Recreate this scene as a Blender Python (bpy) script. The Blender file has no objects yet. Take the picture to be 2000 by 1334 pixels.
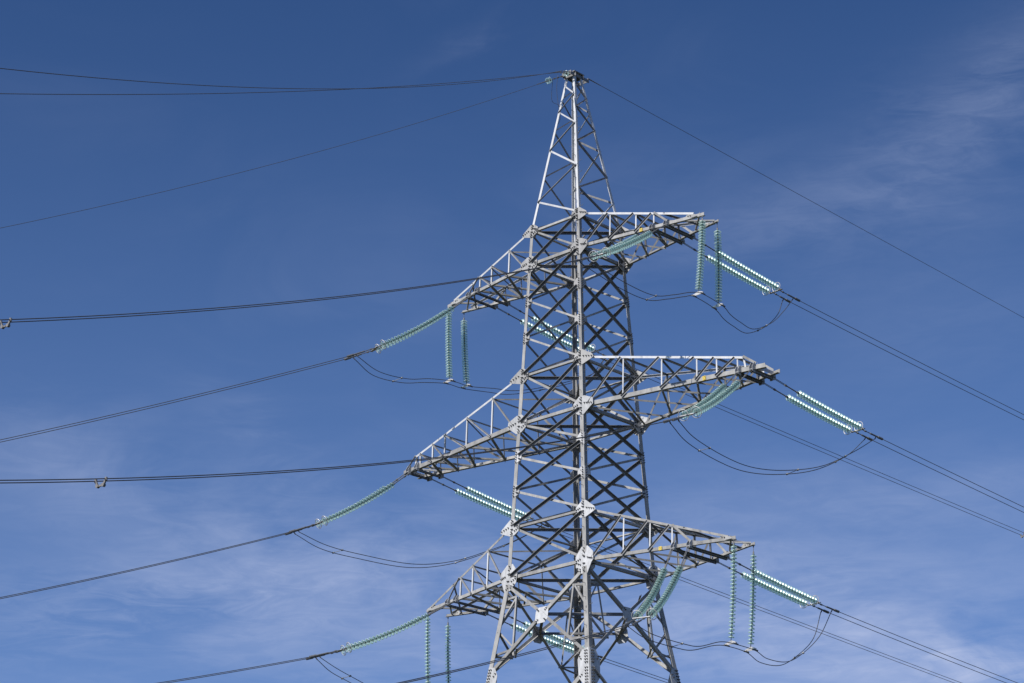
import bpy, bmesh, math, random
from mathutils import Vector, Matrix
random.seed(7)
SC = bpy.context.scene
COL = SC.collection
V = Vector
R = math.radians

# ------------------------------------------------------------------ camera
YAW, PITCH, ROLL = 2.32308, 0.365328, -0.003984
cam_d = bpy.data.cameras.new('camera')
cam = bpy.data.objects.new('camera', cam_d); COL.objects.link(cam)
fw = V((math.cos(PITCH)*math.cos(YAW), math.cos(PITCH)*math.sin(YAW), math.sin(PITCH)))
rt = V((math.sin(YAW), -math.cos(YAW), 0)); up = rt.cross(fw)
r2 = rt*math.cos(ROLL)+up*math.sin(ROLL); u2 = -rt*math.sin(ROLL)+up*math.cos(ROLL)
cam.matrix_world = Matrix(((r2.x, u2.x, -fw.x, 64.61), (r2.y, u2.y, -fw.y, -73.686), (r2.z, u2.z, -fw.z, 0.0), (0, 0, 0, 1)))
cam_d.sensor_width = 36.0; cam_d.lens = 2.12803*36.0
cam_d.clip_start = 0.5; cam_d.clip_end = 6000
SC.camera = cam

# ------------------------------------------------------------------ sky and sun
SUN_AZ, SUN_EL = -93.0, 42.0            # azimuth from +x, degrees
sd = V((math.cos(R(SUN_AZ))*math.cos(R(SUN_EL)), math.sin(R(SUN_AZ))*math.cos(R(SUN_EL)), math.sin(R(SUN_EL))))
w = bpy.data.worlds.new('World'); SC.world = w; w.use_nodes = True
nt = w.node_tree; nt.nodes.clear()
N = nt.nodes.new; L = nt.links.new
out = N('ShaderNodeOutputWorld'); bg = N('ShaderNodeBackground'); bg.inputs['Strength'].default_value = 0.092
sky = N('ShaderNodeTexSky'); sky.sky_type = 'NISHITA'; sky.sun_disc = False
sky.sun_elevation = R(SUN_EL); sky.sun_rotation = math.atan2(sd.x, sd.y) % (2*math.pi)
sky.altitude = 3500; sky.air_density = 1.0; sky.dust_density = 0.0; sky.ozone_density = 6.0
tc = N('ShaderNodeTexCoord')
sep = N('ShaderNodeSeparateXYZ'); L(tc.outputs['Generated'], sep.inputs[0])
def math_n(op, a, b=None, clamp=False):
    m = N('ShaderNodeMath'); m.operation = op; m.use_clamp = clamp
    for i, x in enumerate((a, b)):
        if x is None: continue
        if isinstance(x, (int, float)): m.inputs[i].default_value = x
        else: L(x, m.inputs[i])
    return m.outputs[0]
def ramp(x, a, b):
    m = N('ShaderNodeMapRange'); m.interpolation_type = 'SMOOTHSTEP'; m.inputs['From Min'].default_value = a; m.inputs['From Max'].default_value = b
    L(x, m.inputs['Value']); return m.outputs['Result']
# thin cirrus, laid out by azimuth and elevation: (azimuth, elevation, half length, half width, tilt, density)
CIRRUS = [(2.3959, 0.2566, 0.1076, 0.0208, 8.0, 0.36), (2.506, 0.2307, 0.0684, 0.0171, 13.9, 0.31), (2.5508, 0.3017, 0.0589, 0.025, -5.0, 0.21), (2.4415, 0.3207, 0.0349, 0.0116, -33.5, 0.14), (2.1059, 0.2119, 0.0655, 0.0157, -3.3, 0.75), (2.1811, 0.2287, 0.0675, 0.0217, -7.5, 0.32), (2.0789, 0.4548, 0.0658, 0.0273, 28.5, 0.26), (2.2004, 0.413, 0.0689, 0.0163, 11.1, 0.16), (2.1538, 0.2873, 0.0855, 0.0115, 1.3, 0.13), (2.3475, 0.2177, 0.0975, 0.0172, -0.5, 0.38), (2.3411, 0.5116, 0.0278, 0.0051, 34.5, 0.06), (2.4448, 0.2834, 0.0745, 0.0208, 1.1, 0.22), (2.2469, 0.2421, 0.0645, 0.0219, -1.7, 0.24), (2.3684, 0.3715, 0.0376, 0.0094, 15.3, 0.05), (2.258, 0.4433, 0.0512, 0.0163, 7.5, 0.05), (2.1564, 0.2483, 0.1218, 0.0455, -3.5, 0.16), (2.4431, 0.2395, 0.1747, 0.0344, 5.2, 0.12), (2.124, 0.3642, 0.0738, 0.03, 5.0, 0.06)]
az = math_n('ARCTAN2', sep.outputs['Y'], sep.outputs['X']); el = math_n('ARCSINE', sep.outputs['Z'])
comb = N('ShaderNodeCombineXYZ'); L(math_n('MULTIPLY', az, -.93), comb.inputs[0]); L(el, comb.inputs[1])
def noise(rot, sx, sy, scale, detail, rough, dist, off):
    mp = N('ShaderNodeMapping'); mp.inputs['Rotation'].default_value = (0, 0, R(rot)); mp.inputs['Scale'].default_value = (sx, sy, 1)
    mp.inputs['Location'].default_value = (off, off*.7, off*.3)
    L(comb.outputs[0], mp.inputs[0])
    n = N('ShaderNodeTexNoise'); n.inputs['Scale'].default_value = scale; n.inputs['Detail'].default_value = detail
    n.inputs['Roughness'].default_value = rough; n.inputs['Distortion'].default_value = dist
    L(mp.outputs[0], n.inputs['Vector']); return n.outputs['Fac']
n1 = noise(-12, 1, 2.2, 9, 8, .56, 1.0, 3.1); n2 = noise(-22, 1, 4.2, 30, 9, .66, 1.2, 8.3); n3 = noise(5, 1, 1.8, 4, 5, .5, .4, 1.7)
# warp the layout a little so the edges of the streaks stay ragged
wx = math_n('MULTIPLY', math_n('SUBTRACT', n1, .5), .10); wy = math_n('MULTIPLY', math_n('SUBTRACT', n3, .5), .06)
azw = math_n('ADD', az, wx); elw = math_n('ADD', el, wy)
tot = None
for caz, cel, ca, cb, tl_, am in CIRRUS:
    dx = math_n('MULTIPLY', math_n('SUBTRACT', azw, caz), -math.cos(cel)); dy = math_n('SUBTRACT', elw, cel); c_, s_ = math.cos(R(tl_)), math.sin(R(tl_))
    u_ = math_n('DIVIDE', math_n('ADD', math_n('MULTIPLY', dx, c_), math_n('MULTIPLY', dy, s_)), ca)
    v_ = math_n('DIVIDE', math_n('SUBTRACT', math_n('MULTIPLY', dy, c_), math_n('MULTIPLY', dx, s_)), cb)
    r_ = math_n('ADD', math_n('MULTIPLY', u_, u_), math_n('MULTIPLY', v_, v_))
    g_ = math_n('MULTIPLY', math_n('POWER', 2.71828, math_n('MULTIPLY', r_, -.8)), am)
    tot = g_ if tot is None else math_n('ADD', tot, g_)
tex = math_n('ADD', math_n('MULTIPLY', ramp(n1, .26, .74), .78), math_n('MULTIPLY', ramp(n2, .35, .70), .30))
gen = math_n('MULTIPLY', math_n('MULTIPLY', ramp(n3, .42, .70), ramp(n1, .38, .75)), ramp(el, .62, .20))      # faint veil everywhere
hz = math_n('MULTIPLY', ramp(el, .55, .12), .29)
cl = math_n('ADD', math_n('MULTIPLY', tot, tex), math_n('MULTIPLY', gen, .12), True)
tint = N('ShaderNodeMix'); tint.data_type = 'RGBA'; tint.blend_type = 'MULTIPLY'; tint.inputs[0].default_value = 1
hs = N('ShaderNodeHueSaturation'); hs.inputs['Saturation'].default_value = 1.15; L(sky.outputs[0], hs.inputs['Color'])
L(hs.outputs[0], tint.inputs[6]); tint.inputs[7].default_value = (1.54, 1.11, 1.10, 1)
haze = N('ShaderNodeMix'); haze.data_type = 'RGBA'; L(hz, haze.inputs[0]); L(tint.outputs[2], haze.inputs[6]); haze.inputs[7].default_value = (2.7, 4.25, 8.1, 1)
mix = N('ShaderNodeMix'); mix.data_type = 'RGBA'
L(cl, mix.inputs[0]); L(haze.outputs[2], mix.inputs[6]); mix.inputs[7].default_value = (5.3, 6.1, 8.6, 1)
L(mix.outputs[2], bg.inputs['Color']); L(bg.outputs[0], out.inputs[0])

sun_d = bpy.data.lights.new('sun', 'SUN'); sun = bpy.data.objects.new('sun', sun_d); COL.objects.link(sun)
sun_d.energy = 5.0; sun_d.angle = R(0.5); sun_d.color = (1, .972, .93)
sun.rotation_euler = sd.to_track_quat('Z', 'Y').to_euler(); sun.location = (0, 0, 120)
SC.view_settings.view_transform = 'Standard'; SC.view_settings.look = 'None'; SC.view_settings.exposure = 0.0; SC.view_settings.gamma = 1.0
SC.render.engine = 'CYCLES'
SC.cycles.transparent_max_bounces = 24

# ------------------------------------------------------------------ materials
def mat(name, col, rough=.55, metal=0.0, var=.0, scale=3.0, trans=0.0, alpha=1.0, spec=.3, bump=0):
    m = bpy.data.materials.new(name); m.use_nodes = True
    t = m.node_tree; b = t.nodes['Principled BSDF']
    b.inputs['Base Color'].default_value = (*col, 1); b.inputs['Roughness'].default_value = rough; b.inputs['Metallic'].default_value = metal
    b.inputs['Transmission Weight'].default_value = trans; b.inputs['Alpha'].default_value = alpha; b.inputs['Specular IOR Level'].default_value = spec
    if var:
        tcn = t.nodes.new('ShaderNodeTexCoord')
        n = t.nodes.new('ShaderNodeTexNoise'); n.inputs['Scale'].default_value = scale; n.inputs['Detail'].default_value = 6; n.inputs['Roughness'].default_value = .65
        t.links.new(tcn.outputs['Object'], n.inputs['Vector'])
        r = t.nodes.new('ShaderNodeValToRGB'); r.color_ramp.elements[0].position = .32; r.color_ramp.elements[1].position = .68
        r.color_ramp.elements[0].color = (*[c*(1-var) for c in col], 1); r.color_ramp.elements[1].color = (*[min(1, c*(1+var)) for c in col], 1)
        n.inputs['Scale'].default_value = scale
        mp = t.nodes.new('ShaderNodeMapping'); mp.inputs['Scale'].default_value = (1.6, 1.6, .55); t.links.new(tcn.outputs['Object'], mp.inputs[0]); t.links.new(mp.outputs[0], n.inputs['Vector'])
        t.links.new(n.outputs['Fac'], r.inputs[0])
        oi = t.nodes.new('ShaderNodeObjectInfo'); mr = t.nodes.new('ShaderNodeMapRange'); mr.inputs['To Min'].default_value = 1-var*.7; mr.inputs['To Max'].default_value = 1+var*.7
        t.links.new(oi.outputs['Random'], mr.inputs['Value'])
        vm = t.nodes.new('ShaderNodeVectorMath'); vm.operation = 'SCALE'; t.links.new(r.outputs[0], vm.inputs[0]); t.links.new(mr.outputs[0], vm.inputs['Scale']); t.links.new(vm.outputs[0], b.inputs['Base Color'])
        r3 = t.nodes.new('ShaderNodeMapRange'); r3.inputs['To Min'].default_value = rough-.1; r3.inputs['To Max'].default_value = rough+.12
        t.links.new(n.outputs['Fac'], r3.inputs['Value']); t.links.new(r3.outputs[0], b.inputs['Roughness'])
    return m
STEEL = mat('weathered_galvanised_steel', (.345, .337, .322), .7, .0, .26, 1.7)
STEEL2 = mat('shade_toned_steel', (.21, .21, .212), .72, .0, .28, 2.3)  # darker copy of the steel, with shade put into its colour
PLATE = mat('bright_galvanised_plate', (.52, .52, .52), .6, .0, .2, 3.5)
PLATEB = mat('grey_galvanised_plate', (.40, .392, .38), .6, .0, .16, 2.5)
BRIGHT = mat('sunlit_toned_steel', (.60, .60, .60), .5, .0, .12, 2.0)  # paler copy of the steel, with sun and gloss put into its colour
BOLT = mat('bolt_steel', (.10, .10, .10), .5, .4)
FIT = mat('hardware_steel', (.20, .20, .195), .5, .4, .2, 5)
ALU = mat('cast_aluminium', (.62, .60, .57), .45, .3, .1, 6)
SPC = mat('spacer_casting', (.24, .23, .22), .6, .2, .1, 6)
WIRE = mat('weathered_conductor', (.12, .115, .11), .5, .4)
YEL = mat('yellow_tag_paint', (.74, .56, .12), .5)
AMB = mat('tag_marking', (.42, .28, .03), .6)
CONC = mat('concrete', (.36, .35, .33), .9, 0, .2, 2)
CAP = mat('insulator_cap_metal', (.10, .15, .135), .45, .3)
def glass(name, col, body, rim, rough):
    m = bpy.data.materials.new(name); m.use_nodes = True
    t = m.node_tree; t.nodes.clear(); n = t.nodes.new; l = t.links.new
    o = n('ShaderNodeOutputMaterial'); tr = n('ShaderNodeBsdfTransparent'); tr.inputs[0].default_value = (.90, .99, .965, 1)
    tl = n('ShaderNodeBsdfTranslucent'); tl.inputs[0].default_value = (*col, 1)
    df = n('ShaderNodeBsdfDiffuse'); df.inputs[0].default_value = (*col, 1)
    gl = n('ShaderNodeBsdfGlossy'); gl.inputs['Roughness'].default_value = rough; gl.inputs[0].default_value = (1, 1, 1, 1)
    a1 = n('ShaderNodeMixShader'); a1.inputs[0].default_value = .5; l(tl.outputs[0], a1.inputs[1]); l(df.outputs[0], a1.inputs[2])
    lw = n('ShaderNodeLayerWeight'); lw.inputs[0].default_value = .35      # glass looks denser where it is seen edge-on
    mr = n('ShaderNodeMapRange'); mr.inputs['To Min'].default_value = body; mr.inputs['To Max'].default_value = rim; l(lw.outputs['Facing'], mr.inputs['Value'])
    a2 = n('ShaderNodeMixShader'); l(mr.outputs[0], a2.inputs[0]); l(tr.outputs[0], a2.inputs[1]); l(a1.outputs[0], a2.inputs[2])
    a3 = n('ShaderNodeMixShader'); a3.inputs[0].default_value = .13; l(a2.outputs[0], a3.inputs[1]); l(gl.outputs[0], a3.inputs[2])
    l(a3.outputs[0], o.inputs[0]); return m
GLASS = glass('green_toughened_glass', (.76, .96, .90), .23, .85, .26)
GLASS2 = glass('clear_toughened_glass', (.82, .98, .93), .10, .58, .26)

# ------------------------------------------------------------------ helpers
def obj(name, bm, mats, parent=None, smooth=False):
    bmesh.ops.recalc_face_normals(bm, faces=bm.faces[:])
    me = bpy.data.meshes.new(name); bm.to_mesh(me); bm.free()
    for m in (mats if isinstance(mats, (list, tuple)) else [mats]): me.materials.append(m)
    if smooth:
        for p in me.polygons: p.use_smooth = True
    o = bpy.data.objects.new(name, me); COL.objects.link(o); o.parent = parent
    return o
def thing(name, label, cat, loc=(0, 0, 0), group=None):
    o = bpy.data.objects.new(name, None); COL.objects.link(o); o.location = loc; o.empty_display_size = .2
    o['label'] = label; o['category'] = cat
    if group: o['group'] = group
    return o
def NB(): return bmesh.new()
def frame(d, hint):
    d = d.normalized(); e1 = hint - d*hint.dot(d)
    if e1.length < 1e-5: e1 = V((1, 0, 0)) - d*d.x
    e1.normalize(); return d, e1, d.cross(e1)
def prism(bm, p, q, prof, e1, e2, mi=0):
    a = [bm.verts.new(p+e1*x+e2*y) for x, y in prof]; b = [bm.verts.new(q+e1*x+e2*y) for x, y in prof]
    n = len(prof); fs = [bm.faces.new(a[::-1]), bm.faces.new(b)]
    for i in range(n): fs.append(bm.faces.new((a[i], a[(i+1) % n], b[(i+1) % n], b[i])))
    for f in fs: f.material_index = mi
def angle(bm, p, q, wd, t, n1, n2, w2=None, mi=0):
    """L-section from p to q: one flange along n1, the other along n2 (both leave the heel line p-q)."""
    p, q, n1, n2 = V(p), V(q), V(n1), V(n2); w2 = w2 or wd
    d = (q-p).normalized(); e1 = (n1-d*n1.dot(d)).normalized(); e2 = n2-d*n2.dot(d); e2 = (e2-e1*e2.dot(e1)).normalized()
    prism(bm, p, q, [(0, 0), (wd, 0), (wd, t), (t, t), (t, w2), (0, w2)], e1, e2, mi)
def bar(bm, p, q, a, b, hint=V((0, 0, 1)), mi=0):
    p, q = V(p), V(q); d, e1, e2 = frame(q-p, V(hint))
    prism(bm, p, q, [(-a/2, -b/2), (a/2, -b/2), (a/2, b/2), (-a/2, b/2)], e1, e2, mi)
def rod(bm, p, q, r, n=8, r1=None, mi=0, hint=V((0, 0, 1))):
    p, q = V(p), V(q); d, e1, e2 = frame(q-p, hint if abs((q-p).normalized().dot(hint)) < .98 else V((1, 0, 0))); r1 = r if r1 is None else r1
    cs = [(math.cos(2*math.pi*i/n), math.sin(2*math.pi*i/n)) for i in range(n)]
    a = [bm.verts.new(p+e1*c*r+e2*s*r) for c, s in cs]; b = [bm.verts.new(q+e1*c*r1+e2*s*r1) for c, s in cs]
    fs = [bm.faces.new(a[::-1]), bm.faces.new(b)]+[bm.faces.new((a[i], a[(i+1) % n], b[(i+1) % n], b[i])) for i in range(n)]
    for f in fs: f.material_index = mi
def tube(bm, pts, r, n=6, closed=False, mi=0):
    pts = [V(p) for p in pts]; m = len(pts); rings = []
    for i, p in enumerate(pts):
        if closed: d = pts[(i+1) % m]-pts[i-1]
        else: d = pts[min(i+1, m-1)]-pts[max(i-1, 0)]
        h = V((0, 0, 1)) if abs(d.normalized().z) < .95 else V((1, 0, 0))
        if i == 0 or not rings: d, e1, e2 = frame(d, h)
        else:
            d, e1, e2 = frame(d, le1)
        le1 = e1
        rings.append([bm.verts.new(p+e1*r*math.cos(2*math.pi*k/n)+e2*r*math.sin(2*math.pi*k/n)) for k in range(n)])
    for i in range(m if closed else m-1):
        a, b = rings[i], rings[(i+1) % m]
        for k in range(n): bm.faces.new((a[k], a[(k+1) % n], b[(k+1) % n], b[k])).material_index = mi
    if not closed: bm.faces.new(rings[0][::-1]); bm.faces.new(rings[-1])
def catmull(P, n=10):
    P = [V(p) for p in P]; Q = [P[0]*2-P[1]]+P+[P[-1]*2-P[-2]]; o = []
    for i in range(1, len(Q)-2):
        a, b, c, d = Q[i-1:i+3]
        for k in range(n):
            t = k/n
            o.append(.5*((2*b)+(c-a)*t+(2*a-5*b+4*c-d)*t*t+(3*b-a-3*c+d)*t**3))
    return o+[P[-1]]

# ------------------------------------------------------------------ ground
GZ = -1.6
bm = NB(); n = 48; S_ = 2600
gv = []
for i in range(n+1):
    for j in range(n+1):
        x = (i/n*2-1); y = (j/n*2-1); x = math.copysign(abs(x)**2.2, x)*S_; y = math.copysign(abs(y)**2.2, y)*S_
        d = math.hypot(x, y); gv.append(bm.verts.new((x, y, GZ+(min(d, 500)/500)**2*2.0*math.sin(x*.006+1)*math.cos(y*.005))))
for i in range(n):
    for j in range(n):
        a = i*(n+1)+j; bm.faces.new((gv[a], gv[a+n+1], gv[a+n+2], gv[a+1]))
gm = mat('meadow_grass', (.032, .036, .018), .95, 0, .45, .12)
g = obj('ground', bm, gm); g['kind'] = 'structure'; g['label'] = 'green and straw coloured meadow under the pylon'

# ------------------------------------------------------------------ tower geometry
ZT1, ZB1, ZI1, ZI2, ZT2, ZB2, ZI3, ZI4, ZT3, ZB3 = 43.203, 41.419, 39.494, 37.584, 35.631, 33.197, 31.564, 29.891, 28.121, 25.699
LEV = [ZT1, ZB1, ZI1, ZI2, ZT2, ZB2, ZI3, ZI4, ZT3, ZB3]
ZTOP, ZP, ZL = 51.82, 23.52, 20.75
ST, SB = 1.5774, 2.4297
def S(z):
    if z > ZT1: return ST-.15325*(z-ZT1)
    if z > ZB3: return ST+(SB-ST)*(ZT1-z)/(ZT1-ZB3)
    return SB+.1405*(ZB3-z)
SG = {'L': (-1, -1), 'N': (1, -1), 'R': (1, 1), 'F': (-1, 1)}
def node(leg, z, out=0): s = S(z)+out; return V((SG[leg][0]*s, SG[leg][1]*s, z))
FACES = {'LN': ('L', 'N', V((0, -1, 0))), 'NR': ('N', 'R', V((1, 0, 0))), 'RF': ('R', 'F', V((0, 1, 0))), 'FL': ('F', 'L', V((-1, 0, 0)))}
tower = thing('transmission_tower', 'tall grey galvanised steel lattice pylon with six cross arms, filling the middle of the view', 'pylon', (0, 0, GZ))
def T(o):                                            # tower children keep world coordinates
    o.matrix_parent_inverse = Matrix.Translation((0, 0, -GZ)); return o

def legw(z): return .135 if z > ZT1 else (.18 if z > ZT2 else (.215 if z > ZB3 else .25))
for lg, (sx, sy) in SG.items():
    bm = NB()
    cuts = [ZTOP, ZT1, ZT2, ZB3, ZL, GZ+.25]
    for a, b in zip(cuts[:-1], cuts[1:]):
        wd = legw((a+b)/2); e = .004*cuts.index(a)
        angle(bm, node(lg, a, e), node(lg, b, e), wd, .022, (-sx, 0, 0), (0, -sy, 0), mi=1 if a == ZTOP else 0)
    T(obj('leg', bm, [STEEL, BRIGHT], tower))
    bm = NB(); p = node(lg, GZ+.1); rod(bm, (p.x, p.y, GZ-.5), (p.x, p.y, GZ+.3), .75, 16, .55)
    T(obj('foundation', bm, CONC, tower))

def inset(leg, z, h, face):                          # point on a face, h metres in from the leg's heel
    a, b, nn = FACES[face]; p = node(leg, z); o = node(b if leg == a else a, z); return p+(o-p).normalized()*h
# X bracing: one diagonal outside the gusset plates (flange out), one inside
for k in range(9):
    z0, z1 = LEV[k], LEV[k+1]
    for fk, (a, b, nn) in FACES.items():
        hv = (.108 if z0 > ZT2 else .128)
        if fk == 'LN' or fk == 'RF': outer = (b, a) if fk == 'LN' else (a, b)
        else: outer = (a, b) if fk == 'NR' else (b, a)
        # heavy diagonal from the outer[0] leg down to the outer[1] leg
        io = -1 if fk == 'RF' else 1       # the far face carries its heavy diagonals on the inside
        p = inset(outer[0], z0-.08, .20, fk)+nn*.028*io; q = inset(outer[1], z1+.10, .20, fk)+nn*.028*io
        bm = NB(); angle(bm, p, q, hv, .016, (0, 0, -1), nn*io, .14 if io < 0 else .12); T(obj('diagonal_brace', bm, STEEL2, tower))  # shade on the heavy diagonal is deepened by the darker steel colour
        p = inset(outer[1], z0-.10, .22, fk)-nn*.03*io; q = inset(outer[0], z1+.08, .22, fk)-nn*.03*io
        bm = NB(); angle(bm, p, q, hv*.86, .014, (0, 0, 1), -nn*io, .10); T(obj('diagonal_brace', bm, STEEL, tower))
# horizontal members at the arm levels
for i, z in enumerate((ZT1, ZB1, ZT2, ZB2, ZT3, ZB3)):
    for fk, (a, b, nn) in FACES.items():
        bm = NB(); wv = .105 if i % 2 == 0 else .15
        angle(bm, inset(a, z, .18, fk)-nn*.035+V((0, 0, -.06)), inset(b, z, .18, fk)-nn*.035+V((0, 0, -.06)), wv, .016, (0, 0, 1), -nn, .14)
        T(obj('horizontal_strut', bm, STEEL, tower))
    bm = NB(); a = node('L', z-.02, -.12); b = node('R', z-.02, -.12)
    angle(bm, a, b, .13, .014, (1, -1, 0), (0, 0, -1), .13); T(obj('horizontal_strut', bm, STEEL2, tower))
    bm = NB(); a = node('F', z-.19, -.12); b = node('N', z-.19, -.12)
    angle(bm, a, b, .11, .014, (1, 1, 0), (0, 0, -1), .11); T(obj('horizontal_strut', bm, STEEL2, tower))
# peak lacing
pk = [51.15, 50.45, 49.68, 48.67, 47.53, 46.10, 44.72, 43.30]
for fk, (a, b, nn) in FACES.items():
    st = {'LN': 1, 'NR': 0, 'RF': 1, 'FL': 0}[fk]
    for k in range(7):
        z0, z1 = pk[k], pk[k+1]
        on_b = (k+st) % 2 == 0
        la, lb = (b, a) if on_b else (a, b)
        # LN: N50.45 > L49.68 ; NR: R50.45 > N49.68 ; RF: F50.45 > R49.68 ; FL: L50.45 > F49.68
        start, end = {'LN': ('N', 'L'), 'NR': ('R', 'N'), 'RF': ('F', 'R'), 'FL': ('L', 'F')}[fk]
        if k % 2 == 0: start, end = end, start
        thin = k % 2 == 0
        p = inset(start, z0, .05, fk)+nn*.006; q = inset(end, z1, .05, fk)+nn*.006
        wv = (.07 if k < 3 else .09)*(.72 if fk == 'FL' else 1)
        bm = NB(); angle(bm, p, q, wv, .011, (0, 0, 1), nn if not thin else -nn, wv*.9)
        T(obj('peak_brace', bm, BRIGHT if (thin and fk in ('LN', 'RF')) else STEEL2, tower))  # sunlit lacing coloured paler, the rest darker as if in shade
# lower body: big X from arm level to the splice plates, with redundants
for fk, (a, b, nn) in FACES.items():
    for s_, e_ in ((a, b), (b, a)):
        mid = (node(a, ZP)+node(b, ZP))/2
        for p, q, off in ((inset(s_, ZB3-.45, .15, fk), mid, .0), (mid, inset(e_, ZL+.45, .15, fk), .0)):
            bm = NB(); o = nn*(.012 if s_ == a else -.024)
            angle(bm, p+o, q+o, .15, .017, (0, 0, 1), -nn, .15); T(obj('portal_brace', bm, STEEL, tower))
    for s_, e_ in ((a, b), (b, a)):
        def on(t, z):    # in-face point: t from -1 (leg s_) to 1 (leg e_)
            return node(s_, z).lerp(node(e_, z), (t+1)/2)
        zq1, zq2 = 24.70, 22.20
        tq1 = -1+2*(ZB3-.45-zq1)/((ZB3-.45-ZP)*2); tq2 = -(ZP-zq2)/(ZP-ZL-.45)
        q1 = on(tq1, zq1); q2 = on(tq2, zq2)
        for i, (p, q, wv) in enumerate(((q1, q2, .09), (q1, node(s_, 24.62), .09), (q1, node(s_, 23.38), .08), (q2, node(s_, 23.20), .08), (q2, node(s_, 22.05), .09))):
            bm = NB(); o = nn*(-.045-.014*i)
            angle(bm, p+o, q+o, wv, .010, (q-p).cross(nn), -nn, wv); T(obj('secondary_strut', bm, STEEL, tower))
mids = {fk: (node(a, ZP)+node(b, ZP))/2 for fk, (a, b, nn) in FACES.items()}
for i, (f1, f2) in enumerate((('LN', 'NR'), ('NR', 'RF'), ('RF', 'FL'), ('FL', 'LN'))):
    bm = NB(); angle(bm, mids[f1].lerp(mids[f2], .03)+V((0, 0, .0)), mids[f1].lerp(mids[f2], .97), .13, .014, (0, 0, 1), -(mids[f1]+mids[f2]).xy.to_3d(), .12)
    T(obj('diaphragm_strut', bm, STEEL2, tower))
for lg in 'LNRF':
    fcs = [fk for fk, (a, b, nn) in FACES.items() if lg in (a, b)]
    for zq, t in ((24.70, .255), (22.20, .243)):
        P = []
        for fk in fcs:
            a, b, nn = FACES[fk]; o = b if lg == a else a
            P.append(node(lg, zq).lerp(node(o, zq), t)-nn*.06)
        bm = NB(); angle(bm, P[0], P[1], .08, .010, (0, 0, 1), (-SG[lg][0], -SG[lg][1], 0), .08); T(obj('corner_tie', bm, STEEL, tower))
# below the picture: plain X panels down to the footings
zz = [ZL-.2, 14.4, 6.8, GZ+.5]
for z0, z1 in zip(zz[:-1], zz[1:]):
    for fk, (a, b, nn) in FACES.items():
        for s_, e_, o in ((a, b, .02), (b, a, -.04)):
            bm = NB(); angle(bm, inset(s_, z0, .15, fk)+nn*o, inset(e_, z1, .15, fk)+nn*o, .18, .017, (0, 0, 1), nn if o > 0 else -nn, .15)
            T(obj('lower_brace', bm, STEEL, tower))

# ------------------------------------------------------------------ gusset plates with their bolts
def plate(outline, origin, ex, ez, nn, bolts, mtl=PLATE, th=.016, off=.009):
    """outline and bolts in (along ex, along ez) metres; nn is the outward normal"""
    bm = NB(); o = origin+nn*off
    a = [bm.verts.new(o+ex*x+ez*y) for x, y in outline]; b = [bm.verts.new(o+ex*x+ez*y+nn*th) for x, y in outline]; n_ = len(a)
    bm.faces.new(a[::-1]); bm.faces.new(b)
    for i in range(n_): bm.faces.new((a[i], a[(i+1) % n_], b[(i+1) % n_], b[i]))
    for x, y in bolts:
        c = o+ex*x+ez*y+nn*th
        rod(bm, c, c+nn*.03, .034, 6, mi=1); rod(bm, c+nn*.03, c+nn*.085, .019, 5, mi=1)
    return T(obj('gusset_plate', bm, [mtl, BOLT], tower))
def face_axes(leg, fk, z):
    a, b, nn = FACES[fk]; o = b if leg == a else a
    ex = (node(o, z)-node(leg, z)).normalized(); ez = (node(leg, z+.5)-node(leg, z-.5)).normalized(); ez = (ez-nn*ez.dot(nn)*0).normalized()
    n2 = ex.cross(ez); n2 = n2 if n2.dot(nn) > 0 else -n2
    return node(leg, z), ex, ez, n2.normalized()
def row(x0, y0, x1, y1, n_): return [(x0+(x1-x0)*i/(n_-1), y0+(y1-y0)*i/(n_-1)) for i in range(n_)]
for z in (ZI1, ZI2, ZI3, ZI4):
    for fk, (a, b, nn) in FACES.items():
        for lg in (a, b):
            o, ex, ez, nz = face_axes(lg, fk, z)
            plate([(.0, -.30), (.24, -.24), (.40, -.20), (.40, .10), (.22, .30), (.0, .30)], o, ex, ez, nz,
                  row(.07, -.24, .07, .24, 5)+row(.25, -.10, .36, -.15, 3), PLATEB if z > ZT2 else PLATE)
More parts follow.
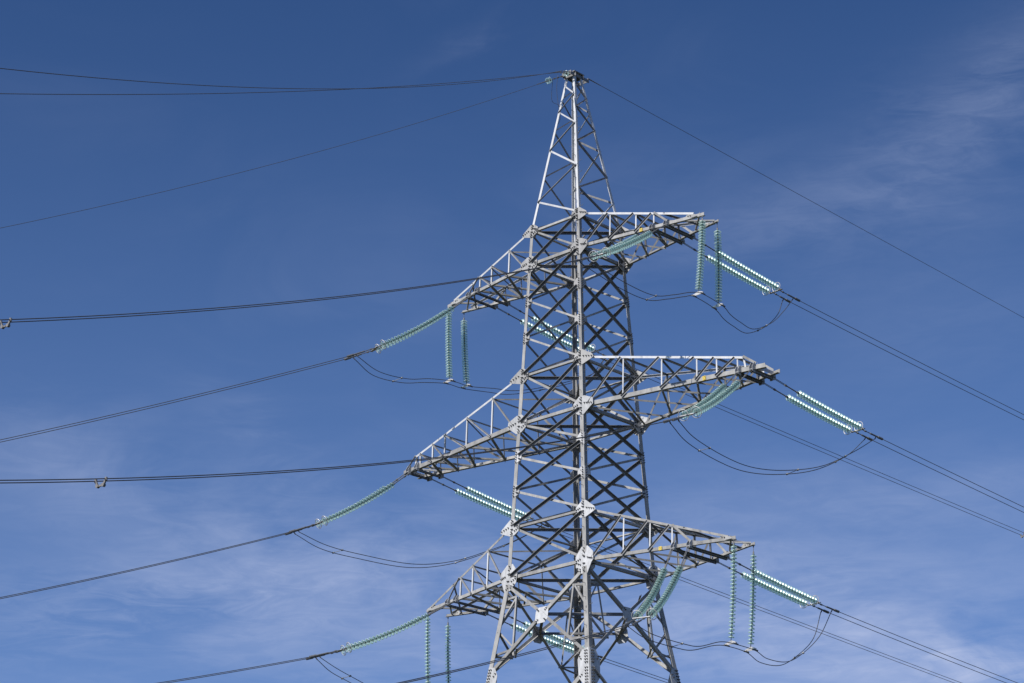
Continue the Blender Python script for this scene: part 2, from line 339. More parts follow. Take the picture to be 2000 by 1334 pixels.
for zi, z in enumerate((ZT1, ZB1, ZT2, ZB2, ZT3, ZB3)):
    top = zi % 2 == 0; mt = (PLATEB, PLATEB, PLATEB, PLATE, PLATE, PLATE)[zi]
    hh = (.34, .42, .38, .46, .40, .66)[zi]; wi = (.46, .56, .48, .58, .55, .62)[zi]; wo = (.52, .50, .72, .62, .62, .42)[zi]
    for fk, (a, b, nn) in FACES.items():
        for lg in (a, b):
            o, ex, ez, nz = face_axes(lg, fk, z)
            if fk in ('LN', 'RF'):            # carries the arm chord as well, so it reaches past the leg
                if top: outl = [(-.03, -hh), (wi*.5, -hh), (wi, -hh*.55), (wi, hh*.35), (wi*.35, hh), (-.05, hh), (-wo*.9, -.0), (-wo, -.16), (-wo*.8, -.22)]
                else: outl = [(-.05, -hh), (wi*.5, -hh*.95), (wi, -hh*.45), (wi, hh*.35), (wi*.4, hh), (-.1, hh), (-wo, hh*.5), (-wo, -.06), (-wo*.75, -.16)]
                bl = row(.08, -hh*.85, .08, -hh*.25, 3)+row(.15, -hh*.75, .15, -hh*.25, 2)+row(.08, hh*.25, .08, hh*.85, 3)+row(.15, hh*.3, .15, hh*.7, 2)
                bl += row(wi*.55, -.20, wi*.9, -.10, 3)+row(wi*.55, .06, wi*.9, .0, 3)+row(-wo*.85, .0 if not top else -.1, -.12, .08 if not top else .02, 4)
                if zi == 5: bl += row(.35, -.42, .5, -.36, 2)+row(.35, -.52, .5, -.48, 2)
            else:
                outl = [(0, -hh*.85), (wi*.5, -hh*.8), (wi*.9, -hh*.4), (wi*.9, hh*.3), (wi*.4, hh*.85), (0, hh*.85)]
                bl = row(.08, -hh*.75, .08, -hh*.2, 3)+row(.08, hh*.2, .08, hh*.75, 3)+row(wi*.5, -.15, wi*.8, -.1, 3)+row(wi*.5, .08, wi*.8, .02, 2)
            plate(outl, o, ex, ez, nz, bl, mt)
for fk, (a, b, nn) in FACES.items():
    for lg in (a, b):                          # splice plates low on each leg
        o, ex, ez, nz = face_axes(lg, fk, ZL)
        plate([(.0, -1.0), (.30, -1.0), (.62, -.55), (.66, .30), (.40, .72), (.0, .80)], o, ex, ez, nz,
              row(.09, -.85, .09, -.15, 6)+row(.09, .1, .09, .65, 5)+row(.20, -.85, .20, -.15, 6)+row(.20, .1, .20, .65, 5)+row(.45, .30, .52, .42, 2)+row(.42, -.45, .52, -.52, 2), PLATE, off=.022)
    o = mids[fk]; ex = (node(b, ZP)-node(a, ZP)).normalized(); ez = V((0, 0, 1)); ez = (ez+nn*-.14).normalized()
    nz = ex.cross(ez); nz = nz if nz.dot(nn) > 0 else -nz
    plate([(-.22, -.38), (.22, -.38), (.38, -.2), (.38, .2), (.22, .38), (-.22, .38), (-.38, .2), (-.38, -.2)], o, ex, ez, nz,
          [(.20, .22), (.27, .28), (-.20, .22), (-.27, .28), (.20, -.22), (.27, -.28), (-.20, -.22), (-.27, -.28)], PLATE, off=.020)
# step bolts on the near leg, alternately on its two flanges
sbm = None
for i in range(92):
    z = 20.9+i*.335
    if any(abs(z-zz_) < .12 for zz_ in (ZT1,)): continue
    p = node('N', z)
    if i % 2: a, d, hk = p+V((-.10, 0, 0)), V((0, -1, 0)), V((0, 0, .05))
    else: a, d, hk = p+V((0, .10, 0)), V((1, 0, 0)), V((0, 0, .05))
    if sbm is None or True:
        bm = NB(); tube(bm, [a-d*.02, a+d*.16, a+d*.19+hk], .011, 6)
    T(obj('step_bolt', bm, FIT, tower))
# step bolts on the far leg (seen past the near one): too many of one part, kept together
bm = NB()
for i in range(70):
    z = 21.2+i*.40; p = node('F', z)
    if i % 2: a, d = p+V((.08, 0, 0)), V((0, 1, 0))
    else: a, d = p+V((0, -.08, 0)), V((-1, 0, 0))
    tube(bm, [a-d*.02, a+d*.16, a+d*.19+V((0, 0, .05))], .011, 5)
o = T(obj('step_bolt', bm, FIT, tower)); o['kind'] = 'stuff'
# peak cap
bm = NB(); s = S(ZTOP)
bar(bm, (-s-.12, 0, ZTOP+.02), (s+.12, 0, ZTOP+.02), .05, 2*s+.24)
for sy in (-1, 1): bar(bm, (-s-.14, sy*(s+.03), ZTOP-.12), (s+.14, sy*(s+.03), ZTOP-.12), .20, .03)
for sx in (-1, 1): bar(bm, (sx*(s+.03), -s-.30, ZTOP-.13), (sx*(s+.03), s+.55, ZTOP-.13), .17, .03)
bar(bm, (-s-.05, s+.50, ZTOP-.08), (s+.05, s+.50, ZTOP-.08), .20, .03)
bar(bm, (-s-.05, -s-.28, ZTOP-.08), (s+.05, -s-.28, ZTOP-.08), .20, .03)
T(obj('peak_cap', bm, STEEL2, tower))

# ------------------------------------------------------------------ cross arms
ARM = {'U': dict(zt=ZT1, zb=ZB1, X=8.33, w=.528, xs=[3.26, 4.67, 5.63], at=[5.68, 6.42], tx=7.75, tz=.16, cw=.15, name='upper'),
       'M': dict(zt=ZT2, zb=ZB2, X=11.38, w=.528, xs=[4.12, 6.14, 7.94, 8.94, 9.98], at=[10.12, 10.82], tx=10.30, tz=.58, cw=.20, name='middle'),
       'B': dict(zt=ZT3, zb=ZB3, X=9.48, w=.672, xs=[4.16, 5.43, 6.48], at=[6.68, 7.42], tx=9.10, tz=.10, cw=.15, name='lower')}
def bpt(A, sd_, ys, x): s = S(A['zb']); t = (x-s)/(A['X']-s); return V((sd_*x, ys*(s+(A['w']-s)*t), A['zb']))
def tpt(A, sd_, ys, x):
    s = S(A['zt']); e = bpt(A, sd_, ys, A['tx']); t = (x-s)/(A['tx']-s)
    return V((sd_*x, ys*s+(e.y-ys*s)*t, A['zt']+(A['zb']+A['tz']-A['zt'])*t))
def P_(o, name, mats, parent): return T(obj(name, o, mats, parent))
for key, A in ARM.items():
    for sx in (1, -1):
        arm = bpy.data.objects.new('cross_arm', None); COL.objects.link(arm); arm.parent = tower; arm.location = (0, 0, 0)
        arm['label'] = '%s lattice cross arm reaching out to the %s' % (A['name'], 'right' if sx > 0 else 'left')
        xs = A['xs']; cw = A['cw']; s0 = S(A['zb']); s1 = S(A['zt'])
        for ys in (-1, 1):
            O = V((0, ys, 0))
            # bottom chord: upright flange on the outside, flat flange underneath pointing inwards
            bm = NB(); a = bpt(A, sx, ys, s0+.14)+O*.02; b = bpt(A, sx, ys, A['X'])+O*.02
            angle(bm, a+V((0, 0, -cw/2)), b+V((0, 0, -cw/2)), cw, .016, (0, 0, 1), -O, cw*.9); P_(bm, 'bottom_chord', STEEL, arm)
            bm = NB(); a = tpt(A, sx, ys, s1+.14)+O*.02; b = tpt(A, sx, ys, A['tx']+.05)+O*.02
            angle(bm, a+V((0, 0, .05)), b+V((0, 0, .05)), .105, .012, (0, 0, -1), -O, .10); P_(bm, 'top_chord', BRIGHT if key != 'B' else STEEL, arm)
            xr = [s0+.25]+xs
            for i, x in enumerate(xs):
                tp, bt = tpt(A, sx, ys, x), bpt(A, sx, ys, x)
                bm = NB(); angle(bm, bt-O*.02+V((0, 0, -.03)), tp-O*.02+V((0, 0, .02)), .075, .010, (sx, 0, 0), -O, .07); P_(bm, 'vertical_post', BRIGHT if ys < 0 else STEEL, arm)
                bm = NB(); q = bpt(A, sx, ys, xr[i])
                angle(bm, q+O*.042, tpt(A, sx, ys, x-.06)+O*.042, .095, .011, (sx, 0, 0), O, .075); P_(bm, 'diagonal', STEEL2, arm)
            # last top panel down to the string attachment
            if key != 'M':
                bm = NB(); angle(bm, tpt(A, sx, ys, xs[-1]+.05)+O*.042, bpt(A, sx, ys, A['at'][1])+O*.042+V((0, 0, .05)), .10, .011, (0, 0, 1), O, .08); P_(bm, 'diagonal', STEEL, arm)
            else:
                bm = NB(); angle(bm, tpt(A, sx, ys, A['tx'])+O*.03, bpt(A, sx, ys, A['at'][1]+.1)+O*.03+V((0, 0, .12)), .11, .012, (0, 0, 1), O, .09); P_(bm, 'diagonal', STEEL, arm)
                bm = NB(); angle(bm, bpt(A, sx, ys, A['at'][0]+.25)-O*.02, tpt(A, sx, ys, A['tx']-.02)-O*.02, .09, .011, (sx, 0, 0), -O, .08); P_(bm, 'vertical_post', BRIGHT, arm)
        # bottom plane: X bracing between the chords
        xr = [s0]+xs
        for i in range(len(xr)-1):
            for ya in (-1, 1):
                p = bpt(A, sx, ya, xr[i]+(.25 if i == 0 else .05)); q = bpt(A, sx, -ya, xr[i+1])
                o = V((0, 0, -.085 if ya < 0 else -.055))
                bm = NB(); angle(bm, p+o, q+o, .10, .011, (0, 1, 0), (0, 0, -1 if ya < 0 else 1), .085); P_(bm, 'bottom_lacing', STEEL, arm)
        # top plane: cross struts and one root diagonal
        for i, x in enumerate(xs):
            bm = NB(); angle(bm, tpt(A, sx, -1, x), tpt(A, sx, 1, x), .085, .010, (sx, 0, 0), (0, 0, -1), .08); P_(bm, 'top_strut', STEEL, arm)
        bm = NB(); angle(bm, tpt(A, sx, -1, xs[0])+V((0, 0, -.03)), tpt(A, sx, 1, s1+.2)+V((0, 0, -.03)), .08, .010, (sx, 0, 0), (0, 0, -1), .07); P_(bm, 'top_strut', STEEL, arm)
        bm = NB(); angle(bm, tpt(A, sx, -1, xs[1])+V((0, 0, -.08)), bpt(A, sx, 1, xs[1])+V((0, 0, .03)), .08, .010, (sx, 0, 0), (0, 0, -1), .07); P_(bm, 'sway_brace', STEEL2, arm)
        # cross beams where the tension strings pull
        for i, x in enumerate(A['at']):
            bm = NB()
            for dx in (-.05, .05):
                a = bpt(A, sx, -1, x)+V((dx*sx, -.14, -.13-.004*i)); b = bpt(A, sx, 1, x)+V((dx*sx, .14, -.13-.004*i))
                angle(bm, a, b, .10, .012, (0, 0, -1), (dx*20, 0, 0), .09)
            P_(bm, 'cross_beam', STEEL2, arm)
            for ys in (-1, 1):
                bm = NB(); c = bpt(A, sx, ys, x)
                hb = .28 if key == 'M' else .22
                for dx in (-.085, .085):
                    pts = [(0.03, hb*.7), (.10, hb*.75), (.24, -.02), (.24, -.22), (.10, -hb), (.03, -hb)]
                    prof = [(y_*ys, z_) for y_, z_ in pts]
                    prism(bm, c+V((dx-.008, 0, 0)), c+V((dx+.008, 0, 0)), prof, V((0, 1, 0)), V((0, 0, 1)))
                rod(bm, c+V((-.12, ys*.19, -.12)), c+V((.12, ys*.19, -.12)), .022, 8)
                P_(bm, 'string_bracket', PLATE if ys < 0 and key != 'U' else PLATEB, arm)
        # end bracing between the two chord tips
        if key != 'M':
            x0 = A['at'][1]+.1; x1 = A['X']-.25; xm = (x0+x1)/2
            for i, (ya, xa, yb, xb) in enumerate(((-1, x0, 1, x1), (1, x0+.2, -1, x1))):
                bm = NB(); angle(bm, bpt(A, sx, ya, xa)+V((0, 0, .07+.02*i)), bpt(A, sx, yb, xb)+V((0, 0, .07+.02*i)), .08, .010, (0, 1, 0), (0, 0, 1), .07); P_(bm, 'end_brace', STEEL if i else PLATEB, arm)
            if True:
                bm = NB(); a = tpt(A, sx, -1, xs[-1]+.55); b = bpt(A, sx, 1, A['X']-.9)
                angle(bm, a, b, .09, .010, (sx, 0, 0), (0, 0, -1), .08); P_(bm, 'end_brace', STEEL2, arm)
            for ys in (-1, 1):      # small gusset where the top chord lands
                bm = NB(); c = bpt(A, sx, ys, A['tx'])+V((0, ys*.038, .04))
                prism(bm, c, c+V((0, ys*.012, 0)), [(-.45, .02), (-.30, .14), (.15, .03), (.30, -.09), (-.35, -.09)], V((sx, 0, 0)), V((0, 0, 1)))
                rod(bm, c+V((-.12*sx, 0, .03)), c+V((-.12*sx, ys*.05, .03)), .03, 6, mi=1); rod(bm, c+V((-.24*sx, 0, .03)), c+V((-.24*sx, ys*.05, .03)), .03, 6, mi=1)
                P_(bm, 'tip_gusset', [PLATEB, BOLT], arm)
        else:
            for i, (ya, yb) in enumerate(((-1, 1), (1, -1))):
                bm = NB(); angle(bm, bpt(A, sx, ya, 10.2)+V((0, 0, .09+.02*i)), bpt(A, sx, yb, 11.0)+V((0, 0, .09+.02*i)), .09, .010, (0, 1, 0), (0, 0, 1), .08); P_(bm, 'end_brace', PLATE, arm)
            bm = NB(); a = bpt(A, sx, -1, 11.0)+V((0, .03, .0)); b = bpt(A, sx, 1, 11.0)+V((0, -.03, .0)); bar(bm, a, b, .16, .014); P_(bm, 'end_brace', PLATE, arm)
        if sx > 0:                   # yellow tag on the near chord
            xt = {'U': 5.03, 'M': 8.38, 'B': 6.0}[key]; c = bpt(A, sx, -1, xt)+V((0, -.042, .0)); hw = .085; hh = {'U': .085, 'M': .10, 'B': .085}[key]
            bm = NB(); bar(bm, c+V((-hw, 0, 0)), c+V((hw, 0, 0)), 2*hh, .012)
            yt = P_(bm, 'phase_tag', YEL, arm)
            bm = NB(); y_ = c.y-.010
            def stroke(x0, z0, x1, z1): bar(bm, (c.x+x0, y_, c.z+z0), (c.x+x1, y_, c.z+z1), .016, .004, V((z1-z0, 0, x0-x1)) if False else V((0, 1, 0)))
            if key == 'M': strokes = [(-.05, -.07, -.05, .07), (.0, -.07, .0, .07), (.06, -.07, .06, .07), (.0, .07, .06, .07), (.0, -.07, .06, -.07)]
            elif key == 'U': strokes = [(-.05, -.06, .03, -.06), (.03, -.06, .03, .05), (-.04, .02, .03, .05)]
            else: strokes = [(-.05, .05, .0, .05), (.04, -.06, .04, .06), (-.02, -.06, -.02, .0)]
            for q in strokes: stroke(*q)
            obj('marking', bm, AMB, yt)

# ------------------------------------------------------------------ insulator disc meshes
def disc_mesh(name, rad, pitch, gl):
    """axis +z points away from the tower: cap at the start, glass skirt, pin"""
    bm = NB()
    def lathe(prof, n, mi):
        rings = [[bm.verts.new((r*math.cos(2*math.pi*k/n), r*math.sin(2*math.pi*k/n), z)) for k in range(n)] for r, z in prof]
        for a, b in zip(rings[:-1], rings[1:]):
            for k in range(n):
                f = bm.faces.new((a[k], a[(k+1) % n], b[(k+1) % n], b[k])); f.material_index = mi; f.smooth = True
    lathe([(.001, 0), (.040, .0), (.052, .02), (.056, pitch*.42), (.046, pitch*.50), (.001, pitch*.50)], 10, 1)
    lathe([(.014, pitch*.5), (.014, pitch*1.0)], 6, 1)
    z0 = pitch*.36
    lathe([(.046, z0), (rad*.55, z0+.012), (rad*.85, z0+.028), (rad, z0+.052), (rad*.985, z0+.066), (rad*.70, z0+.040), (.04, z0+.022)], 20, 0)
    bmesh.ops.recalc_face_normals(bm, faces=bm.faces[:])
    me = bpy.data.meshes.new(name); bm.to_mesh(me); bm.free(); me.materials.append(gl); me.materials.append(CAP)
    return me
ND = 23
MD_T = disc_mesh('glass_disc_tension', .158, .19, GLASS)
MD_W = disc_mesh('glass_disc_wide', .178, .15, GLASS2)
MD_N = disc_mesh('glass_disc_narrow', .142, .165, GLASS)
def place_disc(me, p, d, parent):
    o = bpy.data.objects.new('glass_disc', me); COL.objects.link(o); o.parent = parent
    o.location = p; q = d.to_track_quat('Z', 'Y'); o.rotation_mode = 'QUATERNION'; o.rotation_quaternion = q; return o

def along(A, E, s_end, n=60):
    """hanging curve from A to E in one vertical plane, steep at A, slope s_end at E"""
    h = (E-A).xy.length; dz = A.z-E.z; b = (s_end-dz/h)/h; a = 2*dz/h-s_end
    return [V((A.x+(E.x-A.x)*t/n, A.y+(E.y-A.y)*t/n, A.z-(a*(h*t/n)+b*(h*t/n)**2))) for t in range(n+1)]
def at_len(pts, s):
    for a, b in zip(pts[:-1], pts[1:]):
        l = (b-a).length
        if s <= l: return a+(b-a)*(s/l), (b-a).normalized()
        s -= l
    return pts[-1], (pts[-1]-pts[-2]).normalized()
def ring(bm, c, d, rad, r=.014, n=20, e=1.0):
    d, e1, e2 = frame(d, V((0, 0, 1))); tube(bm, [c+e1*rad*e*math.cos(2*math.pi*k/n)+e2*rad*math.sin(2*math.pi*k/n) for k in range(n)], r, 6, True)
    bar(bm, c-e1*rad*e, c+e1*rad*e, .02, .02, e2)

# clamp points (end of the string assembly), wire slope and curvature
CL = {('R', 'U', '-'): ((6.99, -7.85, 37.23), -81.5, .468, .0018), ('R', 'M', '-'): ((11.45, -7.49, 28.87), -83.0, .393, .0020),
      ('R', 'B', '-'): ((9.01, -7.44, 20.74), -71.9, .330, .0009), ('L', 'U', '-'): ((-8.57, -7.18, 36.89), -112.8, .417, .0015),
      ('L', 'M', '-'): ((-12.27, -7.32, 28.83), -104.0, .3885, .0018), ('L', 'B', '-'): ((-9.53, -8.19, 22.18), -110.1, .275, .0020),
      ('R', 'U', '+'): ((6.38, 9.01, 40.40), 87.0, .079, .0003), ('R', 'M', '+'): ((10.84, 8.71, 32.09), 88.3, .073, .0003),
      ('R', 'B', '+'): ((7.39, 9.35, 24.54), 87.2, .0934, .0005), ('L', 'U', '+'): ((-5.60, 9.00, 40.35), 87.0, .0605, .0001),
      ('L', 'M', '+'): ((-10.30, 9.00, 32.10), 87.0, .0864, .0001), ('L', 'B', '+'): ((-6.80, 9.30, 24.50), 87.0, .0900, .0004)}
LVN = {'U': 'upper', 'M': 'middle', 'B': 'lower'}; SDN = {'R': 'right', 'L': 'left'}
ENDS = {}
SUBD = .21
for (sk, lk, dk), (Pc, th, sl, kc) in CL.items():
    A = ARM[lk]; sx = 1 if sk == 'R' else -1; ys = 1 if dk == '+' else -1
    Pc = V(Pc); nrm = V((-math.sin(R(th)), math.cos(R(th)), 0)); nrm = nrm if nrm.x*sx > 0 else -nrm
    hd = V((math.cos(R(th)), math.sin(R(th)), 0))
    base = bpt(A, sx, ys, sum(A['at'])/2)
    where = {'-': 'running left towards the viewer', '+': 'running right away from the viewer'}[dk]
    st = thing('tension_insulator_set', 'double glass disc string %s from the %s %s arm' % (where, LVN[lk], SDN[sk]), 'insulator', base, 'tension insulator sets pulling on the cross arms')
    inv = Matrix.Translation(-base)
    def K(o): o.matrix_parent_inverse = inv; return o
    ends = []
    f0, f1 = (.215, .79) if dk == '+' else (.20, .77)
    for i, x in enumerate(A['at']):
        a0 = bpt(A, sx, ys, x)+V((0, ys*.19, -.12)); e0 = Pc+nrm*(.30 if i else -.30)+V((0, 0, 0))
        crv = along(a0, e0, sl); tot = sum((b-a).length for a, b in zip(crv[:-1], crv[1:]))
        sobj = bpy.data.objects.new('insulator_string', None); COL.objects.link(sobj); sobj.parent = st; K(sobj)
        s0_, s1_ = f0*tot, f1*tot; pit = (s1_-s0_)/ND
        for k in range(ND):
            p, d = at_len(crv, s0_+pit*k); o = place_disc(MD_T, p, d, sobj); o.scale = (1, 1, pit/.19)
        bm = NB(); p0, _ = at_len(crv, 0); p1, _ = at_len(crv, s0_*.5); p2, _ = at_len(crv, s0_)
        for off in (-.035, .035): rod(bm, p0+V((off, 0, 0)), p1+V((off, 0, 0)), .016, 6)
        rod(bm, p1-(p2-p1)*.08, p2, .028, 8); rod(bm, p1-(p1-p0)*.06, p1+(p1-p0)*.06, .05, 8); rod(bm, p2-(p2-p1)*.1, p2, .045, 8)
        obj('link_rod', bm, FIT, sobj)
        p, d = at_len(crv, s1_-.10); bm = NB(); ring(bm, p, d, .24, .015); obj('corona_ring', bm, ALU, sobj)
        p3, _ = at_len(crv, s1_); p4, _ = at_len(crv, s1_+.25); bm = NB(); rod(bm, p3, p4, .03, 8); obj('end_link', bm, FIT, sobj)
        ends.append(p4)
    bm = NB(); dd = (ends[1]-ends[0]).normalized(); bar(bm, ends[0]-dd*.08, ends[1]+dd*.08, .03, .12, V((0, 0, 1)))
    K(obj('yoke_plate', bm, ALU, st))
    wires = []
    for i in (-1, 1):
        c = (ends[0]+ends[1])/2+dd*SUBD*i; e = Pc+nrm*SUBD*i
        if dk == '+': e = e+hd*(.12*i)
        t = (e-c).normalized(); bm = NB()
        rod(bm, c, c+t*(e-c).length*.45, .022, 6); rod(bm, c+t*(e-c).length*.15, c+t*(e-c).length*.22, .045, 6)
        rod(bm, c+t*(e-c).length*.42, e-t*.28, .040, 8); rod(bm, e-t*.30, e+t*.04, .062, 8)
        j = e-t*.42; rod(bm, j, j+V((0, 0, -.16))-t*.12, .030, 6)
        K(obj('tension_clamp', bm, FIT, st)); wires.append(e); ENDS.setdefault((sk, lk, dk), []).append(j+V((0, 0, -.16))-t*.12)
    # the conductor pair
    lc = thing('line_conductor', 'twin bare wires %s from the %s %s arm' % ({'-': 'falling away to the left', '+': 'sagging away to the right'}[dk], LVN[lk], SDN[sk]), 'power line', Pc, 'power line conductors')
    Tm = 78 if dk == '-' else 230
    for e in wires:
        bm = NB(); pts = []
        for q in range(81):
            t = Tm*(q/80)**1.3; pts.append(e+hd*t+V((0, 0, -sl*t+kc*t*t)))
        tube(bm, pts, .0165, 6); o = obj('wire', bm, WIRE, lc, True); o.matrix_parent_inverse = Matrix.Translation(-Pc)
    tsp = {('R', 'U', '-'): 32.0, ('R', 'M', '-'): 30.9, ('L', 'U', '+'): 38.0}.get((sk, lk, dk))
    if tsp:
        bm = NB(); c = [e+hd*tsp+V((0, 0, -sl*tsp+kc*tsp*tsp)) for e in wires]; dn = V((0, 0, -.17))
        for q in c: rod(bm, q+V((0, 0, .045)), q-V((0, 0, .05)), .042, 8)
        m0, m1 = c[0].lerp(c[1], .22)+dn, c[0].lerp(c[1], .78)+dn
        bar(bm, c[0], m0, .06, .05); bar(bm, c[1], m1, .06, .05); bar(bm, m0, m1, .05, .05)
        for q in (m0, m1): rod(bm, q-hd*.045, q+hd*.045, .055, 10)
        o = obj('spacer', bm, SPC, lc); o.matrix_parent_inverse = Matrix.Translation(-Pc)

# ------------------------------------------------------------------ hanging strings that hold the jumpers
HB = {('R', 'U'): ((7.88, -.60, 37.63), (8.13, .53, 37.30)), ('L', 'U'): ((-8.17, -.53, 37.43), (-8.05, .58, 37.42)),
      ('R', 'B'): ((9.05, -.75, 21.19), (9.01, .67, 21.16)), ('L', 'B'): ((-9.30, -.67, 21.20), (-9.25, .70, 21.20))}
HOLD = {}
for (sk, lk), bots in HB.items():
    A = ARM[lk]; sx = 1 if sk == 'R' else -1; me = MD_W if lk == 'U' else MD_N; nd = 25; pit0 = .15 if lk == 'U' else .165
    for i, b in enumerate(bots):
        ys = (-1, 1)[i]; a = bpt(A, sx, ys, A['X']-.10)+V((0, 0, -.09)); b = V(b)
        st = thing('suspension_insulator', '%s of the two glass disc strings hanging from the %s %s arm tip' % (('left one', 'right one')[i], LVN[lk], SDN[sk]), 'insulator', a, 'strings hanging from the arm tips')
        inv = Matrix.Translation(-a)
        L_ = (b-a).length; bow = V((.0, 0, 0)) 
        side = V((sx*.10, 0, 0))
        crv = [a.lerp(b, t/20)+side*4*(t/20)*(1-t/20)*.5 for t in range(21)]
        s0_, s1_ = .36 if i else .22, L_-.12; pit = (s1_-s0_)/nd
        for k in range(nd):
            p, d = at_len(crv, s0_+pit*k); o = place_disc(me, p, d, st); o.scale = (1, 1, pit/pit0); o.matrix_parent_inverse = inv
        bm = NB(); p, d = at_len(crv, s0_); rod(bm, a+V((0, 0, .06)), p, .014, 6); rod(bm, p-d*.10, p, .035, 8); rod(bm, a+V((0, 0, .04)), a-V((0, 0, .06)), .03, 6)
        o = obj('link_rod', bm, FIT, st); o.matrix_parent_inverse = inv
        p, d = at_len(crv, s1_); bm = NB(); rod(bm, p, b, .02, 6)
        yk = V((1, 0, 0)); q0, q1 = b+yk*-.26, b+yk*.26
        prism(bm, b+V((0, -.012, .02)), b+V((0, .012, .02)), [(-.26, -.16), (.26, -.16), (.22, -.06), (.05, .0), (-.05, .0), (-.22, -.06)], V((1, 0, 0)), V((0, 0, 1)), 1)
        hs = []
        for q in (-.24, .24):
            c = b+V((q, 0, -.17)); rod(bm, c+V((0, -.17, .02)), c+V((0, .17, .02)), .036, 8); rod(bm, c+V((0, -.05, .07)), c+V((0, .05, .07)), .04, 8, mi=1); hs.append(c+V((0, 0, .0)))
        o = obj('suspension_clamp', bm, [FIT, ALU], st); o.matrix_parent_inverse = inv
        HOLD[(sk, lk, i)] = hs

# ------------------------------------------------------------------ jumper loops
JM = {('R', 'U'): ([(7.3, -5.31, 36.72), (7.5, -3.62, 36.57), (7.66, -2.35, 36.93), (7.78, -1.3, 37.32)], [(7.95, 1.4, 36.95), (7.79, 2.3, 36.9), (7.46, 3.79, 37.05), (7.04, 5.82, 38.05), (6.78, 7.25, 39.15)]),
      ('L', 'U'): ([(-8.46, -5.31, 36.55), (-8.35, -3.51, 36.62), (-8.27, -2.0, 37.0)], [(-7.63, 1.97, 37.35), (-7.3, 3.13, 37.45), (-6.78, 4.91, 38.0), (-5.99, 7.65, 39.2)]),
      ('R', 'B'): ([(9.02, -6.1, 20.48), (9.03, -4.13, 20.42), (9.04, -3.12, 20.50), (9.04, -1.73, 20.92)], [(8.7, 2.0, 20.85), (8.32, 4.0, 21.1), (8.0, 5.8, 21.9), (7.7, 7.5, 23.0)]),
      ('L', 'B'): ([(-9.48, -6.7, 21.85), (-9.45, -5.6, 21.55), (-9.4, -4.2, 21.2), (-9.35, -2.4, 20.9)], [(-8.9, 2.4, 20.9), (-8.3, 4.6, 21.3), (-7.4, 7.2, 22.7)]),
      ('R', 'M'): ([(11.39, -5.97, 28.40), (11.31, -3.82, 28.10), (11.23, -1.78, 28.12), (11.14, .76, 28.60), (11.03, 3.66, 29.5), (10.93, 6.31, 30.8)], None),
      ('L', 'M'): ([(-11.95, -5.3, 28.48), (-11.77, -3.18, 28.40), (-11.39, -.04, 28.46), (-11.08, 2.55, 29.05), (-10.77, 5.06, 30.1), (-10.55, 6.95, 31.05)], None)}
for (sk, lk), (m1, m2) in JM.items():
    A0, A1 = ENDS[(sk, lk, '-')], ENDS[(sk, lk, '+')]
    jp = thing('jumper_loop', 'slack twin wire loop slung beneath the %s %s arm' % (LVN[lk], SDN[sk]), 'jumper cable', A0[0], 'jumper loops below the arms')
    inv = Matrix.Translation(-A0[0]); both = []
    A0 = sorted(A0, key=lambda p: p.x); A1 = sorted(A1, key=lambda p: p.x)
    for i in (0, 1):
        o_ = V(((-.20, .20)[i], 0, (-.05, .05)[i]))
        pts = [A0[i]]+[V(p)+o_ for p in m1]
        if m2 is not None: pts += [HOLD[(sk, lk, 0)][i], HOLD[(sk, lk, 1)][i]]+[V(p)+o_ for p in m2]
        pts += [A1[i]]
        cv = catmull(pts, 10); both.append(cv)
        bm = NB(); tube(bm, cv, .018, 6); o = obj('wire', bm, WIRE, jp, True); o.matrix_parent_inverse = inv
    n_ = len(both[0])
    for f in ((.20, .60, .80) if m2 is None else (.17, .80)):
        k = int(f*n_); a, b = both[0][k], both[1][min(n_-1, k+1)]
        bm = NB(); rod(bm, a, b, .014, 6); d_ = (b-a).normalized()
        for q in (a, b): rod(bm, q-d_*.045, q+d_*.045, .045, 8)
        o = obj('spacer', bm, FIT, jp); o.matrix_parent_inverse = inv

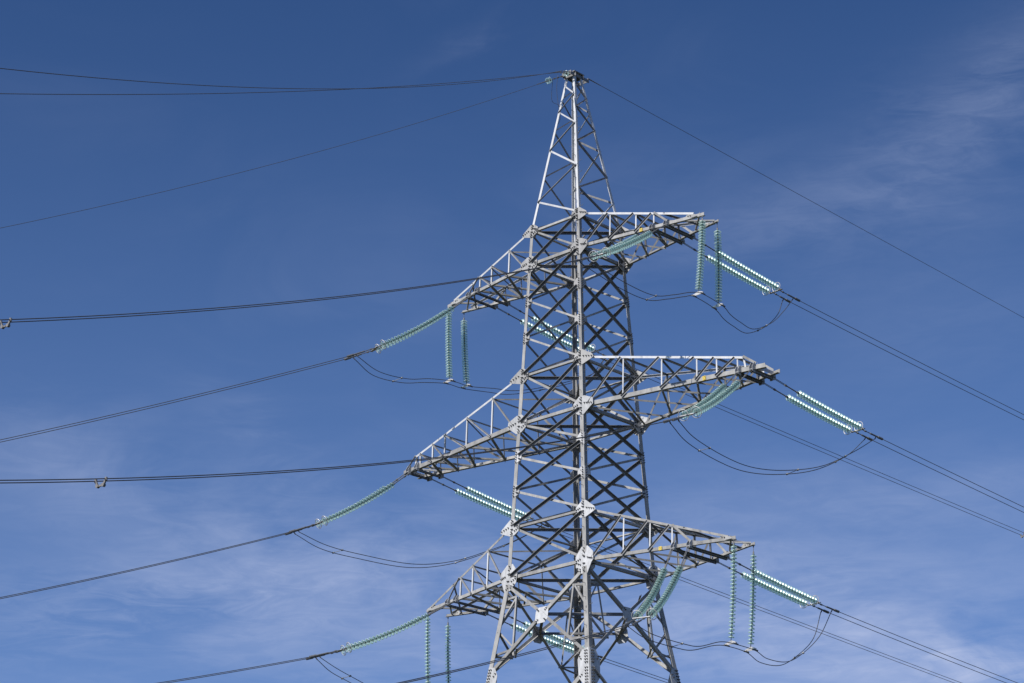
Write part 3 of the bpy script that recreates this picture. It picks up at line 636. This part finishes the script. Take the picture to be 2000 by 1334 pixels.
# ------------------------------------------------------------------ earth wires at the peak
EW = [('thin earth wire dropping from the pylon peak to the right edge', 85, .0976, 0.0, .30, (S(ZTOP)+.1, S(ZTOP)+.5), 240),
      ('thin single wire slanting from the pylon peak down to the lower left edge', -103, .613, .0025, .25, (-.3, -.6), 62),
      ('upper of the two top left wires, rising again towards the left edge', -70, .566, .0017, .42, (.15, -.55), 58),
      ('lower of the two top left wires, level at the left edge', -76, .5282, .0011, .33, (-.05, -.55), 58)]
EWL = [(-.10, -.55), (-.05, -.5), (.2, -.5)]
for idx, (lab, th, sl, kc, dz, off, Tm) in enumerate(EW):
    hd = V((math.cos(R(th)), math.sin(R(th)), 0)); top = V((0, 0, 51.79+dz))
    def f(t): return top+hd*t+V((0, 0, -sl*t+kc*t*t))
    t0 = 1.5 if idx == 0 else (1.9 if idx == 1 else 2.2)
    ew = thing('earth_wire', lab, 'wire', f(t0), 'earth wires tied to the pylon peak')
    inv = Matrix.Translation(-f(t0))
    bm = NB(); tube(bm, [f(t0+(Tm-t0)*(q/90)**1.3) for q in range(91)], (.013, .010, .013, .013)[idx], 6); o = obj('wire', bm, WIRE, ew, True); o.matrix_parent_inverse = inv
    bm = NB(); rod(bm, f(t0-.5), f(t0+.35), .032, 8, .02); anchor = V((.0, .70, ZTOP-.1)) if idx == 0 else V(((-.25, .25, .05)[idx-1], -.42, ZTOP-.06))
    rod(bm, anchor, f(t0-.5), .016, 6)
    for q in (.25, .5, .75):
        c = anchor.lerp(f(t0-.5), q); dd = (f(t0-.5)-anchor).normalized(); rod(bm, c-dd*.05, c+dd*.05, .038, 8)
    o = obj('dead_end_fitting', bm, FIT, ew); o.matrix_parent_inverse = inv
    if idx in (1, 3):
        c = anchor.lerp(f(t0), .62 if idx == 1 else .12); d = (f(t0)-anchor).normalized()
        for q in range(2 if idx == 1 else 1):
            o = place_disc(MD_T, c+d*.16*q, d, ew); o.matrix_parent_inverse = inv
    if idx == 1:
        bm = NB(); c = f(t0-.6)
        tube(bm, catmull([c, V((-.62, -1.0, 50.3)), V((-.55, -.62, 50.15)), V((-.44, -.50, 50.0))], 8), .010, 5)
        tube(bm, catmull([anchor+V((-.1, -.4, -.1)), V((-.50, -.75, 51.0)), V((-.55, -.60, 50.2)), V((-.50, -.52, 49.4)), V((-.62, -.62, 49.0))], 8), .010, 5)
        o = obj('bonding_lead', bm, WIRE, ew, True); o.matrix_parent_inverse = inv
